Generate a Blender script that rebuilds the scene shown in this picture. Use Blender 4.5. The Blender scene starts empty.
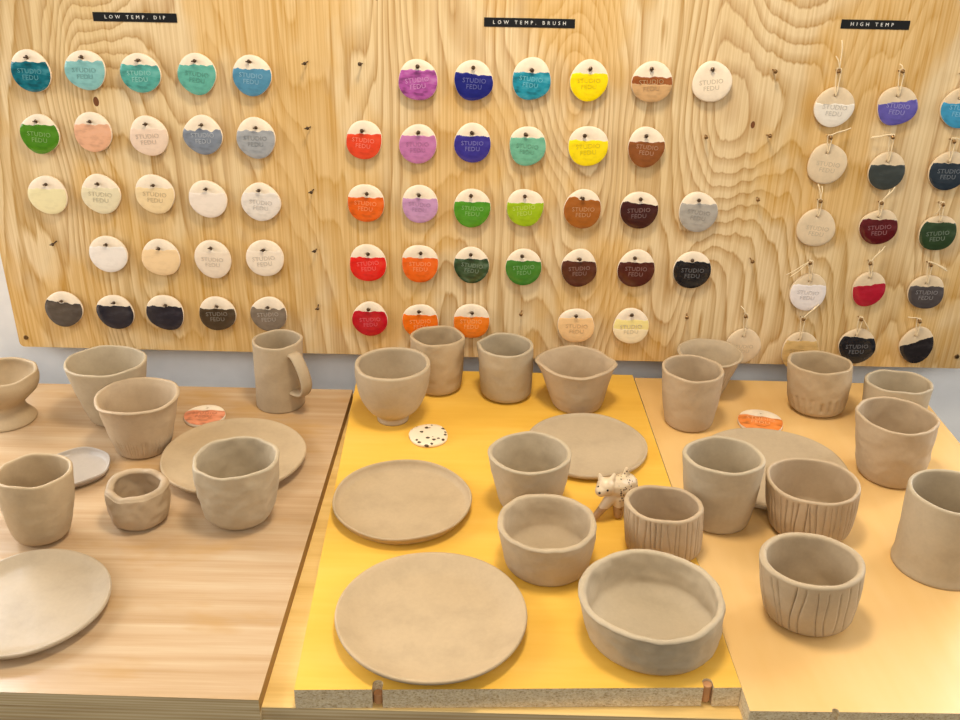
import bpy, bmesh, math, random
from mathutils import Vector, Matrix, noise
rnd = random.Random(7)
C = bpy.context.scene.collection
PI = math.pi

# ------------------------------------------------------------------ camera
F, PITCH, YAW, ROLL, H = 968.45, 0.46522, -0.00644, 0.02052, 0.6537
fwd = Vector((math.sin(YAW)*math.cos(PITCH), math.cos(YAW)*math.cos(PITCH), -math.sin(PITCH)))
rgt0 = Vector((math.cos(YAW), -math.sin(YAW), 0)); up0 = rgt0.cross(fwd)
RGT = math.cos(ROLL)*rgt0 + math.sin(ROLL)*up0
UP = -math.sin(ROLL)*rgt0 + math.cos(ROLL)*up0
EYE = Vector((0, 0, H))
cam_d = bpy.data.cameras.new('camera'); cam = bpy.data.objects.new('camera', cam_d); C.objects.link(cam)
cam.matrix_world = Matrix(((RGT.x, UP.x, -fwd.x, 0), (RGT.y, UP.y, -fwd.y, 0), (RGT.z, UP.z, -fwd.z, H), (0, 0, 0, 1)))
cam_d.sensor_fit = 'HORIZONTAL'; cam_d.sensor_width = 36; cam_d.lens = 36*F/960; cam_d.clip_start = .01
bpy.context.scene.camera = cam

def ray(x, y): return RGT*((x-480)/F) - UP*((y-360)/F) + fwd
def onz(x, y, z): d = ray(x, y); return EYE + d*((z-H)/d.z)
def ony(x, y, Y): d = ray(x, y); return EYE + d*(Y/d.y)
def proj(p):
    q = p-EYE; zc = q.dot(fwd)
    return 480+F*q.dot(RGT)/zc, 360-F*q.dot(UP)/zc
def px(p): return (p-EYE).dot(fwd)/F          # metres per pixel at p

Z_L, Z_M, Z_R = .015, .022, .022              # tops of the three boards above the work table
Y_BOARD, Y_WALL = 1.226, 1.258

# ------------------------------------------------------------------ materials
def lin(c):
    return tuple(((v/255)/12.92 if v/255 <= .04045 else ((v/255+.055)/1.055)**2.4) for v in c)+(1,)
class NT:
    def __init__(s, name):
        s.m = bpy.data.materials.new(name); s.m.use_nodes = True
        s.t = s.m.node_tree; s.b = s.t.nodes['Principled BSDF']
    def n(s, kind, **kw):
        nd = s.t.nodes.new(kind)
        for k, v in kw.items():
            if k in nd.inputs: nd.inputs[k].default_value = v
            else: setattr(nd, k, v)
        return nd
    def l(s, a, b): s.t.links.new(a, b)
    def math(s, op, a, b=None, clamp=False):
        nd = s.t.nodes.new('ShaderNodeMath'); nd.operation = op; nd.use_clamp = clamp
        for i, v in enumerate((a, b)):
            if v is None: continue
            if isinstance(v, (int, float)): nd.inputs[i].default_value = v
            else: s.l(v, nd.inputs[i])
        return nd.outputs[0]
    def ramp(s, fac, stops):
        nd = s.t.nodes.new('ShaderNodeValToRGB'); cr = nd.color_ramp
        while len(cr.elements) < len(stops): cr.elements.new(.5)
        for e, (p, c) in zip(cr.elements, stops): e.position = p; e.color = lin(c) if len(c) == 3 else c
        s.l(fac, nd.inputs[0]); return nd.outputs[0]
    def mix(s, fac, a, b, mode='MIX'):
        nd = s.t.nodes.new('ShaderNodeMix'); nd.data_type = 'RGBA'; nd.blend_type = mode
        for i, v in ((0, fac), (6, a), (7, b)):
            if isinstance(v, (int, float)): nd.inputs[i].default_value = v
            elif isinstance(v, tuple): nd.inputs[i].default_value = lin(v) if len(v) == 3 else v
            else: s.l(v, nd.inputs[i])
        return nd.outputs[2]
    def coords(s, scale=(1, 1, 1), loc=(0, 0, 0), rot=(0, 0, 0)):
        tc = s.n('ShaderNodeTexCoord'); mp = s.n('ShaderNodeMapping')
        mp.inputs['Scale'].default_value = scale; mp.inputs['Location'].default_value = loc; mp.inputs['Rotation'].default_value = rot
        s.l(tc.outputs['Object'], mp.inputs[0]); return mp.outputs[0]
    def noise(s, vec, scale=1, detail=2, rough=.5, dist=0):
        nd = s.n('ShaderNodeTexNoise'); nd.inputs['Scale'].default_value = scale; nd.inputs['Detail'].default_value = detail
        nd.inputs['Roughness'].default_value = rough; nd.inputs['Distortion'].default_value = dist
        s.l(vec, nd.inputs['Vector']); return nd.outputs['Fac']
    def bump(s, h, dist=.001, strength=.5):
        nd = s.n('ShaderNodeBump'); nd.inputs['Distance'].default_value = dist; nd.inputs['Strength'].default_value = strength
        s.l(h, nd.inputs['Height']); s.l(nd.outputs[0], s.b.inputs['Normal'])
    def set(s, color=None, rough=None, spec=None, metal=None, coat=None):
        if color is not None:
            if isinstance(color, tuple): s.b.inputs['Base Color'].default_value = lin(color)
            else: s.l(color, s.b.inputs['Base Color'])
        if rough is not None:
            if isinstance(rough, (int, float)): s.b.inputs['Roughness'].default_value = rough
            else: s.l(rough, s.b.inputs['Roughness'])
        if spec is not None: s.b.inputs['Specular IOR Level'].default_value = spec
        if metal is not None: s.b.inputs['Metallic'].default_value = metal
        if coat is not None: s.b.inputs['Coat Weight'].default_value = coat[0]; s.b.inputs['Coat Roughness'].default_value = coat[1]
        return s.m

def plain(name, c, rough=.5, metal=0, spec=.5):
    m = NT(name); return m.set(c, rough, spec, metal)

def mat_clay(name, c, seed, rough=.62):
    m = NT(name); v = m.coords(loc=(seed*1.7, seed*.9, seed*2.3))
    a = m.noise(v, 26, 4, .6); b = m.noise(v, 260, 3, .6); w = m.noise(m.coords(scale=(6, 6, 60), loc=(seed, 0, 0)), 3, 3)
    dark = tuple(int(x*.94) for x in c); lite = tuple(min(255, int(x*1.03)) for x in c)
    col = m.ramp(a, [(.3, dark), (.5, c), (.72, lite)])
    col = m.mix(.22, col, m.ramp(b, [(.35, dark), (.65, lite)]))
    h = m.math('ADD', m.math('MULTIPLY', a, .9), m.math('ADD', m.math('MULTIPLY', b, .10), m.math('MULTIPLY', w, .35)))
    m.bump(h, .0016, .3)
    return m.set(col, rough, .35)

CLAYS = [mat_clay('clay_%s' % n, c, i) for i, (n, c) in enumerate([
    ('tan', (178, 158, 128)), ('warm', (181, 158, 124)), ('grey', (178, 161, 133)), ('rose', (180, 157, 126))])]
M_SHEEN = mat_clay('clay_leather_hard', (172, 154, 128), 12, .32)
M_DISH = mat_clay('clay_damp', (172, 160, 146), 9, .28)

def mat_ply_wall():
    m = NT('pine_plywood')
    big = m.noise(m.coords(scale=(4.2, 1, 1.05)), 1, 2, .45)
    bend = m.noise(m.coords(scale=(9, 1, 2.6), loc=(3, 0, 1)), 1, 2, .5)
    fine = m.noise(m.coords(scale=(60, 1, 3.5), loc=(1, 0, 2)), 1, 3, .6)
    sx = m.n('ShaderNodeSeparateXYZ'); m.l(m.coords(), sx.inputs[0])
    f = m.math('ADD', m.math('MULTIPLY', big, 34), m.math('MULTIPLY', bend, 7))
    f = m.math('ADD', f, m.math('MULTIPLY', sx.outputs[0], 16.0))
    f = m.math('ADD', f, m.math('MULTIPLY', fine, .9))
    # knots: rings bent round a few points
    for kx, kz, amp, rad in ((-.50, .40, 6, .06), (.10, .405, 5, .055), (.33, .375, 8, .065), (.32, .50, 3, .06)):
        dx = m.math('MULTIPLY', m.math('SUBTRACT', sx.outputs[0], kx), 1.0); dz = m.math('MULTIPLY', m.math('SUBTRACT', sx.outputs[2], kz), .55)
        d2 = m.math('ADD', m.math('MULTIPLY', dx, dx), m.math('MULTIPLY', dz, dz))
        f = m.math('ADD', f, m.math('MULTIPLY', m.math('EXPONENT', m.math('MULTIPLY', d2, -1/(rad*rad))), amp))
    saw = m.math('FRACT', f)
    line = m.ramp(saw, [(0, (.0, .0, .0, 1)), (.4, (.06, .06, .06, 1)), (.62, (.45, .45, .45, 1)), (.8, (.7, .7, .7, 1)), (.9, (1, 1, 1, 1)), (1, (.0, .0, .0, 1))])
    vary = m.noise(m.coords(scale=(7, 1, 1.6), loc=(8, 0, 3)), 1, 3, .6)
    base = m.ramp(m.noise(m.coords(scale=(5, 1, 2.2), loc=(5, 0, 7)), 1, 3, .55), [(.3, (214, 186, 134)), (.5, (222, 198, 154)), (.7, (208, 176, 116))])
    dark = m.ramp(vary, [(.35, (156, 108, 42)), (.6, (168, 126, 44)), (.75, (138, 90, 32))])
    amt = m.math('MULTIPLY', line, m.ramp(vary, [(.25, (.55, .55, .55, 1)), (.5, (.95, .95, .95, 1)), (.75, (1, 1, 1, 1))]))
    col = m.mix(amt, base, dark)
    # broad honey patches of the varnish
    patch = m.noise(m.coords(scale=(6, 1, 3.2), loc=(2, 0, 11)), 1, 4, .6)
    col = m.mix(m.math('MULTIPLY', m.ramp(patch, [(.48, (0, 0, 0, 1)), (.56, (1, 1, 1, 1))]), .6), col, (206, 156, 58))
    streak = m.noise(m.coords(scale=(420, 1, 5), loc=(4, 0, 0)), 1, 2)
    col = m.mix(.24, col, m.ramp(streak, [(.3, (170, 120, 60)), (.6, (240, 220, 180))]))
    # dark hearts of the knots
    for kx, kz, r in ((-.497, .389, .006), (.329, .378, .0045), (-.14, .52, .004)):
        dx = m.math('SUBTRACT', sx.outputs[0], kx); dz = m.math('MULTIPLY', m.math('SUBTRACT', sx.outputs[2], kz), .6)
        d = m.math('SQRT', m.math('ADD', m.math('MULTIPLY', dx, dx), m.math('MULTIPLY', dz, dz)))
        col = m.mix(m.math('LESS_THAN', d, r*.6), col, (110, 66, 34))
    return m.set(col, .42, .4)

def mat_board(name, lo, mid, hi, along, seed, stripes=34, rough=.3, spec=.5, blotch=None):
    """long streaks along X (0) or Y (1)"""
    m = NT(name)
    s1 = (2.2, stripes, 1) if along == 0 else (stripes, 2.2, 1)
    s2 = (9, stripes*9, 1) if along == 0 else (stripes*9, 9, 1)
    a = m.noise(m.coords(scale=s1, loc=(seed, seed*2, 0)), 1, 4, .62, .3); b = m.noise(m.coords(scale=s2, loc=(seed*3, seed, 0)), 1, 2)
    col = m.ramp(a, [(.28, lo), (.5, mid), (.72, hi)])
    col = m.mix(.16, col, m.ramp(b, [(.3, lo), (.7, hi)]))
    if blotch:
        p = m.noise(m.coords(scale=(5, 12, 1) if along == 0 else (12, 5, 1), loc=(seed+4, 1, 0)), 1, 4, .6)
        col = m.mix(m.math('MULTIPLY', m.ramp(p, [(.53, (0, 0, 0, 1)), (.66, (1, 1, 1, 1))]), .6), col, blotch)
    r = m.math('ADD', rough-.05, m.math('MULTIPLY', a, .1))
    m.bump(b, .0003, .25)
    return m.set(col, r, spec)

def mat_chip():
    m = NT('raw_chipboard'); v = m.coords(scale=(1, 1, 1.5))
    a = m.noise(v, 420, 3, .7); b = m.noise(v, 120, 3, .6)
    col = m.ramp(a, [(.32, (150, 118, 80)), (.42, (216, 192, 148)), (.6, (238, 222, 188)), (.75, (246, 236, 212))])
    col = m.mix(.3, col, m.ramp(b, [(.35, (150, 118, 76)), (.65, (222, 202, 160))]))
    m.bump(a, .0006, .4)
    return m.set(col, .85, .2)

def mat_ply_edge(name, seed, k=330):
    m = NT(name); sx = m.n('ShaderNodeSeparateXYZ'); m.l(m.coords(), sx.inputs[0])
    n1 = m.noise(m.coords(scale=(6, 6, 160), loc=(seed, 0, 0)), 1, 3, .6)
    w = m.math('FRACT', m.math('MULTIPLY', sx.outputs[2], k))
    st = m.math('GREATER_THAN', w, .5)
    col = m.mix(st, (224, 204, 164), (200, 170, 122))
    col = m.mix(.5, col, m.ramp(n1, [(.3, (150, 120, 80)), (.5, (200, 176, 130)), (.7, (226, 206, 164))]))
    return m.set(col, .6, .3)

M_WALLPLY = mat_ply_wall()
M_LEFT = mat_board('varnished_plywood', (172, 138, 98), (188, 158, 122), (200, 176, 144), 0, 3, 55, .2, .5, (180, 138, 78))
M_MID = mat_board('amber_veneer', (220, 168, 58), (229, 180, 72), (235, 190, 90), 0, 5, 16, .42, .4)
M_RIGHT = mat_board('honey_laminate', (216, 172, 104), (222, 182, 118), (227, 190, 132), 1, 8, 8, .22, .5)
M_PINE = mat_board('pine_top', (206, 164, 88), (228, 192, 118), (238, 208, 142), 0, 6, 40, .45, .4)
M_CHIP = mat_chip()
M_PLYEDGE = mat_ply_edge('plywood_edge', 1)
M_PLYEDGE2 = mat_ply_edge('table_plywood_edge', 5, 240)
M_SHADED_EDGE = plain('shaded_edge', (150, 112, 52), .6)  # plywood side face in shade, the shade put into its colour
M_DOWEL = plain('red_brown_dowel', (196, 142, 94), .6)
M_NAIL = plain('dark_nail', (84, 66, 48), .3, .7)
M_BRASS = plain('brass_nail', (140, 106, 64), .3, .7)
M_TAPE = plain('black_tape', (16, 16, 18), .35)
M_TAPETXT = plain('embossed_white', (226, 226, 222), .5)
M_CORD = plain('cotton_cord', (226, 206, 168), .9)
M_STEELLEG = plain('dark_steel', (40, 38, 36), .5, .5)
M_METAL = plain('screw_metal', (120, 96, 66), .35, .9)

def mat_bisque(name, c):
    m = NT(name); a = m.noise(m.coords(), 60, 4, .6)
    col = m.ramp(a, [(.35, tuple(int(x*.94) for x in c)), (.65, c)])
    m.bump(a, .0006, .3); return m.set(col, .6, .35)
M_BISQUE = mat_bisque('bisque_cream', (243, 226, 200)); M_BISQUE_TAN = mat_bisque('bisque_tan', (222, 200, 166))
_gl = {}
def mat_glaze(c, rough=.16, mottled=.12):
    k = (c, rough, mottled)
    if k not in _gl:
        m = NT('glaze_%02d' % len(_gl)); a = m.noise(m.coords(scale=(1, 1, 2.2)), 70, 3, .5)
        mm_ = mottled*(.35 if sum(c) > 560 else 1); dk = tuple(int(x*(1-mm_*1.4)) for x in c); lt = tuple(int(x+(255-x)*mm_) for x in c)
        m.bump(m.noise(m.coords(), 220, 2), .0008, .3)
        _gl[k] = m.set(m.ramp(a, [(.32, dk), (.5, c), (.7, lt)]), rough, .5)
    return _gl[k]
_tx = {}
def mat_text(c):
    if c not in _tx:
        s = sum(c)/3
        k = tuple(int(x+(255-x)*.3) for x in c) if s < 140 else tuple(int(x*.84) for x in c)  # glint on dark glazes, shade on light ones, put into the lettering colour
        _tx[c] = plain('stamped_%02d' % len(_tx), k, .3)
    return _tx[c]

# ------------------------------------------------------------------ object helpers
def link(name, me, mat=None, parent=None, smooth=True):
    o = bpy.data.objects.new(name, me); C.objects.link(o)
    if mat is not None:
        for mm in (mat if isinstance(mat, (list, tuple)) else [mat]): me.materials.append(mm)
    if smooth:
        for p in me.polygons: p.use_smooth = True
    if parent is not None: o.parent = parent
    return o
def tag(o, label, cat, group=None):
    o['label'] = label; o['category'] = cat
    if group: o['group'] = group
    return o
def mesh(name, vs, fs):
    me = bpy.data.meshes.new(name); me.from_pydata([tuple(v) for v in vs], [], fs)
    bm = bmesh.new(); bm.from_mesh(me); bmesh.ops.recalc_face_normals(bm, faces=bm.faces); bm.to_mesh(me); bm.free()
    return me
def add_box(bm, lo, hi):
    r = bmesh.ops.create_cube(bm, size=1)
    for v in r['verts']:
        v.co = Vector([lo[i]+(v.co[i]+.5)*(hi[i]-lo[i]) for i in range(3)])
    return r['verts']
def bm_mesh(name, bm, bevel=0, seg=2):
    if bevel: bmesh.ops.bevel(bm, geom=list(bm.edges), offset=bevel, segments=seg, affect='EDGES', profile=.5)
    bmesh.ops.recalc_face_normals(bm, faces=bm.faces)
    me = bpy.data.meshes.new(name); bm.to_mesh(me); bm.free(); return me
def box(name, lo, hi, mat, parent=None, bevel=0):
    bm = bmesh.new(); add_box(bm, lo, hi)
    return link(name, bm_mesh(name, bm, bevel), mat, parent, smooth=False)
def prism(name, pts, z0, z1, mats, parent=None):
    """outline extruded; first material on top/bottom, second on the rim"""
    n = len(pts)
    vs = [(p[0], p[1], z0) for p in pts]+[(p[0], p[1], z1) for p in pts]
    fs = [list(range(n)), list(range(n, 2*n))]+[[i, (i+1) % n, n+(i+1) % n, n+i] for i in range(n)]
    o = link(name, mesh(name, vs, fs), mats, parent, smooth=False)
    for i, p in enumerate(o.data.polygons): p.material_index = 0 if i < 2 else 1
    return o
def tube(name, pts, r, seg=8, flat=None):
    """swept tube; r number or list; flat=(dir, factor) squashes the section"""
    vs, fs = [], []; n = len(pts); pts = [Vector(p) for p in pts]; pu = None
    for i, p in enumerate(pts):
        t = (pts[min(i+1, n-1)]-pts[max(i-1, 0)]).normalized()
        u = pu if pu is not None else (Vector((0, 0, 1)) if abs(t.z) < .9 else Vector((1, 0, 0)))
        u = (u-t*u.dot(t)).normalized(); pu = u; w = t.cross(u)
        rr = r[i] if isinstance(r, (list, tuple)) else r
        for k in range(seg):
            a = 2*PI*k/seg; c, s = math.cos(a), math.sin(a)
            if flat: vs.append(p+u*c*rr*flat[0]+w*s*rr*flat[1])
            else: vs.append(p+(u*c+w*s)*rr)
    for i in range(n-1):
        for k in range(seg):
            fs.append([i*seg+k, i*seg+(k+1) % seg, (i+1)*seg+(k+1) % seg, (i+1)*seg+k])
    fs.append(list(range(seg))); fs.append(list(range((n-1)*seg, n*seg)))
    return mesh(name, vs, fs)
def bez(p, n=14):
    """Catmull-Rom through points"""
    P = [Vector(q) for q in p]; P = [P[0]*2-P[1]]+P+[P[-1]*2-P[-2]]; out = []
    for i in range(1, len(P)-2):
        for k in range(n):
            t = k/n; a, b, c, d = P[i-1:i+3]
            out.append(.5*((2*b)+(c-a)*t+(2*a-5*b+4*c-d)*t*t+(3*b-a-3*c+d)*t**3))
    out.append(P[-2]); return out
_txt = {}
def text_mesh(body, size, extrude, spacing=1.0, lines=1.0, bold=0.0):
    k = (body, size, extrude, spacing)
    if k not in _txt:
        cu = bpy.data.curves.new('lettering', 'FONT'); cu.body = body; cu.size = size; cu.extrude = extrude
        cu.align_x = 'CENTER'; cu.align_y = 'CENTER'; cu.space_character = spacing; cu.space_line = lines; cu.resolution_u = 2; cu.offset = bold
        o = bpy.data.objects.new('tmp', cu); C.objects.link(o)
        dg = bpy.context.evaluated_depsgraph_get(); dg.update()
        me = bpy.data.meshes.new_from_object(o.evaluated_get(dg)); bpy.data.objects.remove(o); me.materials.clear(); me.name = 'lettering'
        _txt[k] = me
    return _txt[k]

# ------------------------------------------------------------------ setting
def struct(o): o['kind'] = 'structure'; return o
mw = NT('white_wall_paint'); a_ = mw.noise(mw.coords(), 40, 3); mw.bump(a_, .001, .2)
M_WALL = mw.set(mw.ramp(a_, [(.3, (236, 236, 236)), (.7, (242, 242, 242))]), .7, .3)
mf = NT('grey_floor'); b_ = mf.noise(mf.coords(), 8, 5)
M_FLOOR = mf.set(mf.ramp(b_, [(.3, (52, 48, 44)), (.7, (64, 60, 54))]), .5)
struct(box('wall_back', (-2.4, Y_WALL, -.76), (2.4, Y_WALL+.1, 2.2), M_WALL))
struct(box('floor', (-2.4, -1.6, -.84), (2.4, Y_WALL, -.76), M_FLOOR))

# work table under the three boards
Y_FRONT = onz(265, 707, 0).y
X_RIGHT = onz(931, 408, Z_R).x
tb = bpy.data.objects.new('work_table', None); C.objects.link(tb); tb.location = (0, .9, -.76)
tag(tb, 'pale pine work table underneath the three pottery boards, against the white wall', 'table')
def under(o, root): o.parent = root; o.matrix_parent_inverse = Matrix.Translation(-root.location); return o
bm = bmesh.new(); add_box(bm, (-1.0, Y_FRONT, -.016), (X_RIGHT-.02, 1.19, 0))
t = link('table_top', bm_mesh('table_top', bm, .0006, 1), [M_PINE, M_PLYEDGE2], None, False)
for p in t.data.polygons: p.material_index = 0 if abs(p.normal.z) > .7 else 1
under(t, tb)
for lx in (-.95, X_RIGHT-.1):
    for ly in (Y_FRONT+.08, 1.12):
        under(box('leg', (lx, ly, -.76), (lx+.05, ly+.05, -.0155), M_STEELLEG, None, .002), tb)
for ly in (Y_FRONT+.09, 1.13):
    under(box('rail', (-.9, ly, -.075), (X_RIGHT-.1, ly+.03, -.0155), M_STEELLEG, None, .001), tb)

# left board: varnished plywood
fl0, fl1 = onz(0, 692, Z_L), onz(258.5, 700, Z_L)
bl = onz(352, 392, Z_L)
yl = 1.172
left = prism('plywood_board', [(-.98, fl0.y+.004), (fl1.x, fl1.y), (bl.x, yl), (-.98, yl-.006)], .0003, Z_L, [M_LEFT, M_PLYEDGE, M_SHADED_EDGE])
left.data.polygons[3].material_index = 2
tag(left, 'left-hand varnished plywood board on the table, horizontal grain, nearest the mug with a handle', 'board')
lip_ = prism('front_strip', [(-.98, fl0.y+.004), (fl1.x, fl1.y), (fl1.x, Y_FRONT-.0004), (-.98, Y_FRONT-.0004)], -.04, .0002, [M_PLYEDGE2, M_PLYEDGE2], left)
lip_['label'] = 'pale wooden strip along the front edge'
# middle board: chipboard with amber face and two dowel notches in its front edge
ml, mr = onz(294, 690, Z_M), onz(741.5, 687.5, Z_M); ba, bb = onz(355.5, 385, Z_M), onz(632.5, 375, Z_M)
yb = min(bb.y, Y_WALL-.004)
def edge_line(p, q, y): return (p.x+(q.x-p.x)*(y-p.y)/(q.y-p.y), y)
def notched(p, q, xs, r, depth):
    out = [(p.x, p.y)]
    for x in xs:
        yy = p.y+(q.y-p.y)*(x-p.x)/(q.x-p.x)
        out.append((x-r, yy)); out += [(x-r*math.cos(PI*k/8), yy+depth-r*.9+r*.9*math.sin(PI*k/8)) for k in range(9)]; out.append((x+r, yy))
    out.append((q.x, q.y)); return out
nx = [onz(377, 690, Z_M).x, onz(709, 688, Z_M).x]
pts = notched(ml, mr, nx, .0045, .011)+[edge_line(mr, bb, yb), edge_line(ml, ba, yb)]
mid = prism('chipboard_panel', pts, .0003, Z_M, [M_MID, M_CHIP])
tag(mid, 'middle bright amber-yellow board with raw chipboard front edge and two dowel notches', 'board')
for i, x in enumerate(nx):
    yy = ml.y+(mr.y-ml.y)*(x-ml.x)/(mr.x-ml.x)+.0065
    bm = bmesh.new(); bmesh.ops.create_cone(bm, cap_ends=True, segments=16, radius1=.0042, radius2=.0042, depth=Z_M-.004-.008*(1-i), matrix=Matrix.Translation((x, yy, .002+(Z_M-.004-.008*(1-i))/2)))
    o = link('dowel', bm_mesh('dowel', bm, .0004, 1), M_DOWEL, mid, False); o['label'] = 'reddish brown wooden dowel'
# right board
rl = onz(752, 711, Z_R); rf = onz(960, 713.5, Z_R); rb = onz(640, 384, Z_R)
yr = 1.214
def ry(x): return rl.y+(rf.y-rl.y)*(x-rl.x)/(rf.x-rl.x)
x1 = edge_line(mr, bb, rl.y+.02)[0]
rnx = onz(836, 712, Z_R).x
rq = Vector((X_RIGHT, ry(X_RIGHT), 0)); rp = Vector((mr.x+.0012, ry(mr.x), 0))
pts = notched(rp, rq, [rnx], .003, .004)+[(X_RIGHT, yr), (edge_line(mr, bb, yr)[0]+.0012, yr)]
right = prism('laminate_board', pts, .0003, Z_R, [M_RIGHT, M_CHIP])
tag(right, 'right-hand pale honey board whose front edge sticks out past the amber one', 'board')
under_l = None

# display board on the wall
DL, DR = ony(20, 345, Y_BOARD).x, ony(966, 370, Y_BOARD).x
DB = (ony(20, 345, Y_BOARD).z+ony(960, 370, Y_BOARD).z)/2
bm = bmesh.new(); vs = add_box(bm, (DL, Y_BOARD, DB), (DR, Y_BOARD+.021, .72))
ve = [e for e in bm.edges if abs((e.verts[0].co-e.verts[1].co).normalized().y) > .9]
bmesh.ops.bevel(bm, geom=ve, offset=.007, segments=4, affect='EDGES', profile=.5)
disp = link('display_board', bm_mesh('display_board', bm), [M_WALLPLY, M_PLYEDGE2], None, False)
for p in disp.data.polygons: p.material_index = 0 if abs(p.normal.y) > .7 else 1
tag(disp, 'large pine plywood panel on the wall holding all the hanging round glaze samples', 'board')
for zz in (.15, .6): box('batten', (DL+.06, Y_BOARD+.0205, zz), (DR-.06, Y_WALL-.0004, zz+.04), M_PINE, disp)
for (sx_, sy_) in ((26, 337.5), (957, 356.5)):
    p = ony(sx_, sy_, Y_BOARD)
    bm = bmesh.new()
    bmesh.ops.create_cone(bm, cap_ends=True, segments=20, radius1=.0036, radius2=.0028, depth=.0016, matrix=Matrix.Translation((p.x, Y_BOARD-.0006, p.z)) @ Matrix.Rotation(PI/2, 4, 'X'))
    add_box(bm, (p.x-.0022, Y_BOARD-.0018, p.z-.0004), (p.x+.0022, Y_BOARD-.0012, p.z+.0004)); add_box(bm, (p.x-.0004, Y_BOARD-.0018, p.z-.0022), (p.x+.0004, Y_BOARD-.0012, p.z+.0022))
    link('screw', bm_mesh('screw', bm), M_METAL, disp, False)
for (x0, x1_, yc, body, dy) in ((93, 177, 17.3, 'LOW TEMP. DIP', .8), (484, 575, 22.8, 'LOW TEMP. BRUSH', .9), (841, 909.5, 24.6, 'HIGH TEMP', 0.7)):
    a, b = ony(x0, yc-dy, Y_BOARD), ony(x1_, yc+dy, Y_BOARD)
    hw, cx, cz = (b.x-a.x)/2, (a.x+b.x)/2, (a.z+b.z)/2
    bm = bmesh.new(); add_box(bm, (-hw, -.0008, -.0053), (hw, 0, .0053))
    s = link('label_strip', bm_mesh('label_strip', bm, .0002, 1), M_TAPE, disp, False); s.location = (cx, Y_BOARD+.0001, cz)
    s.rotation_euler = (0, math.atan2(a.z-b.z, 2*hw), 0); s['label'] = 'black embossed tape reading ' + body
    tm = link('lettering', text_mesh(body, .0058, .0002, 1.95), M_TAPETXT, s, False)
    tm.location = (0 if body[0] == 'L' else -.004, -.0009, 0); tm.rotation_euler = (PI/2, 0, 0)

# nails: parts of the display board
def nail_mesh(name, head, bent):
    bm = bmesh.new()
    bmesh.ops.create_cone(bm, cap_ends=True, segments=8, radius1=.0009, radius2=.0009, depth=.014, matrix=Matrix.Translation((0, -.006, 0)) @ Matrix.Rotation(PI/2, 4, 'X'))
    bmesh.ops.create_uvsphere(bm, u_segments=12, v_segments=8, radius=head, matrix=Matrix.Translation((0, -.0125, .0)) @ Matrix.Diagonal((1, .7, 1, 1)))
    if bent: bmesh.ops.create_cone(bm, cap_ends=True, segments=8, radius1=.0008, radius2=.0009, depth=.004, matrix=Matrix.Translation((-.0018, -.0125, -.0006)) @ Matrix.Rotation(PI/2, 4, 'Y'))
    return bm_mesh(name, bm)
NAILS = {'dark': (nail_mesh('nail', .0022, True), M_NAIL), 'brass': (nail_mesh('nail', .0027, False), M_BRASS), 'mid': (nail_mesh('nail', .0026, False), M_NAIL)}
for k in NAILS: NAILS[k][0].materials.append(NAILS[k][1])
def nail(x, y, kind):
    p = ony(x, y, Y_BOARD-.011)
    o = bpy.data.objects.new('nail', NAILS[kind][0]); C.objects.link(o); o.parent = disp
    o.location = (p.x, Y_BOARD, p.z); o.rotation_euler = (rnd.uniform(-.15, .05), 0, rnd.uniform(-.15, .15))
    return p

# ------------------------------------------------------------------ glaze sample discs
TH = .0055
def outline_fn(rx, rz, seed, amt=.035):
    r = random.Random(seed); h = [(k, r.uniform(-amt, amt)/k**.6*1.4, r.uniform(0, 2*PI)) for k in (2, 3, 4)]
    def f(a):
        c, s = math.cos(a), math.sin(a)
        e = 1/math.sqrt((c/rx)**2+(s/rz)**2)
        return e*(1+sum(q*math.cos(k*a+ph) for k, q, ph in h))
    return f
def front_y(s): return -TH+.0016*max(0, min(1, s))**7     # disc front, rounded to its edge
def make_disc(rx, rz, hole, seed, bisque):
    """local frame: XZ face, front at -Y, centre at the origin, hole at (hx, hz)"""
    f = outline_fn(rx, rz, seed); N = 56; hx, hz = hole
    out = [(f(2*PI*i/N)*math.cos(2*PI*i/N), f(2*PI*i/N)*math.sin(2*PI*i/N)) for i in range(N)]
    ang = sorted(range(N), key=lambda i: math.atan2(out[i][1]-hz, out[i][0]-hx)); out = [out[i] for i in ang]
    hr = .0017; vs = []; rings = []
    def ring(k, y, grow=1.0):
        r = []
        for (x, z) in out:
            d = math.atan2(z-hz, x-hx); ax, az = hx+hr*math.cos(d), hz+hr*math.sin(d)
            r.append(len(vs)); q = (ax+(x*grow-ax)*k, az+(z*grow-az)*k)
            yy = y if y is not None else front_y(math.hypot(*q)/max(1e-6, f(math.atan2(q[1], q[0]))))
            vs.append((q[0], yy, q[1]))
        rings.append(r)
    ring(0, 0); ring(0, -TH+.0006)
    for k in (.04, .2, .4, .6, .75, .86, .94, .98): ring(k, None)
    ring(1.0, -TH+.0022); ring(1.0, -.0012, .999); ring(.985, -.0002); ring(.9, 0)
    rings.append(rings[0])
    fs = [[a[i], a[(i+1) % N], b[(i+1) % N], b[i]] for a, b in zip(rings[:-1], rings[1:]) for i in range(N)]
    return link('glaze_sample', mesh('glaze_sample', vs, fs), bisque), f
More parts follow.
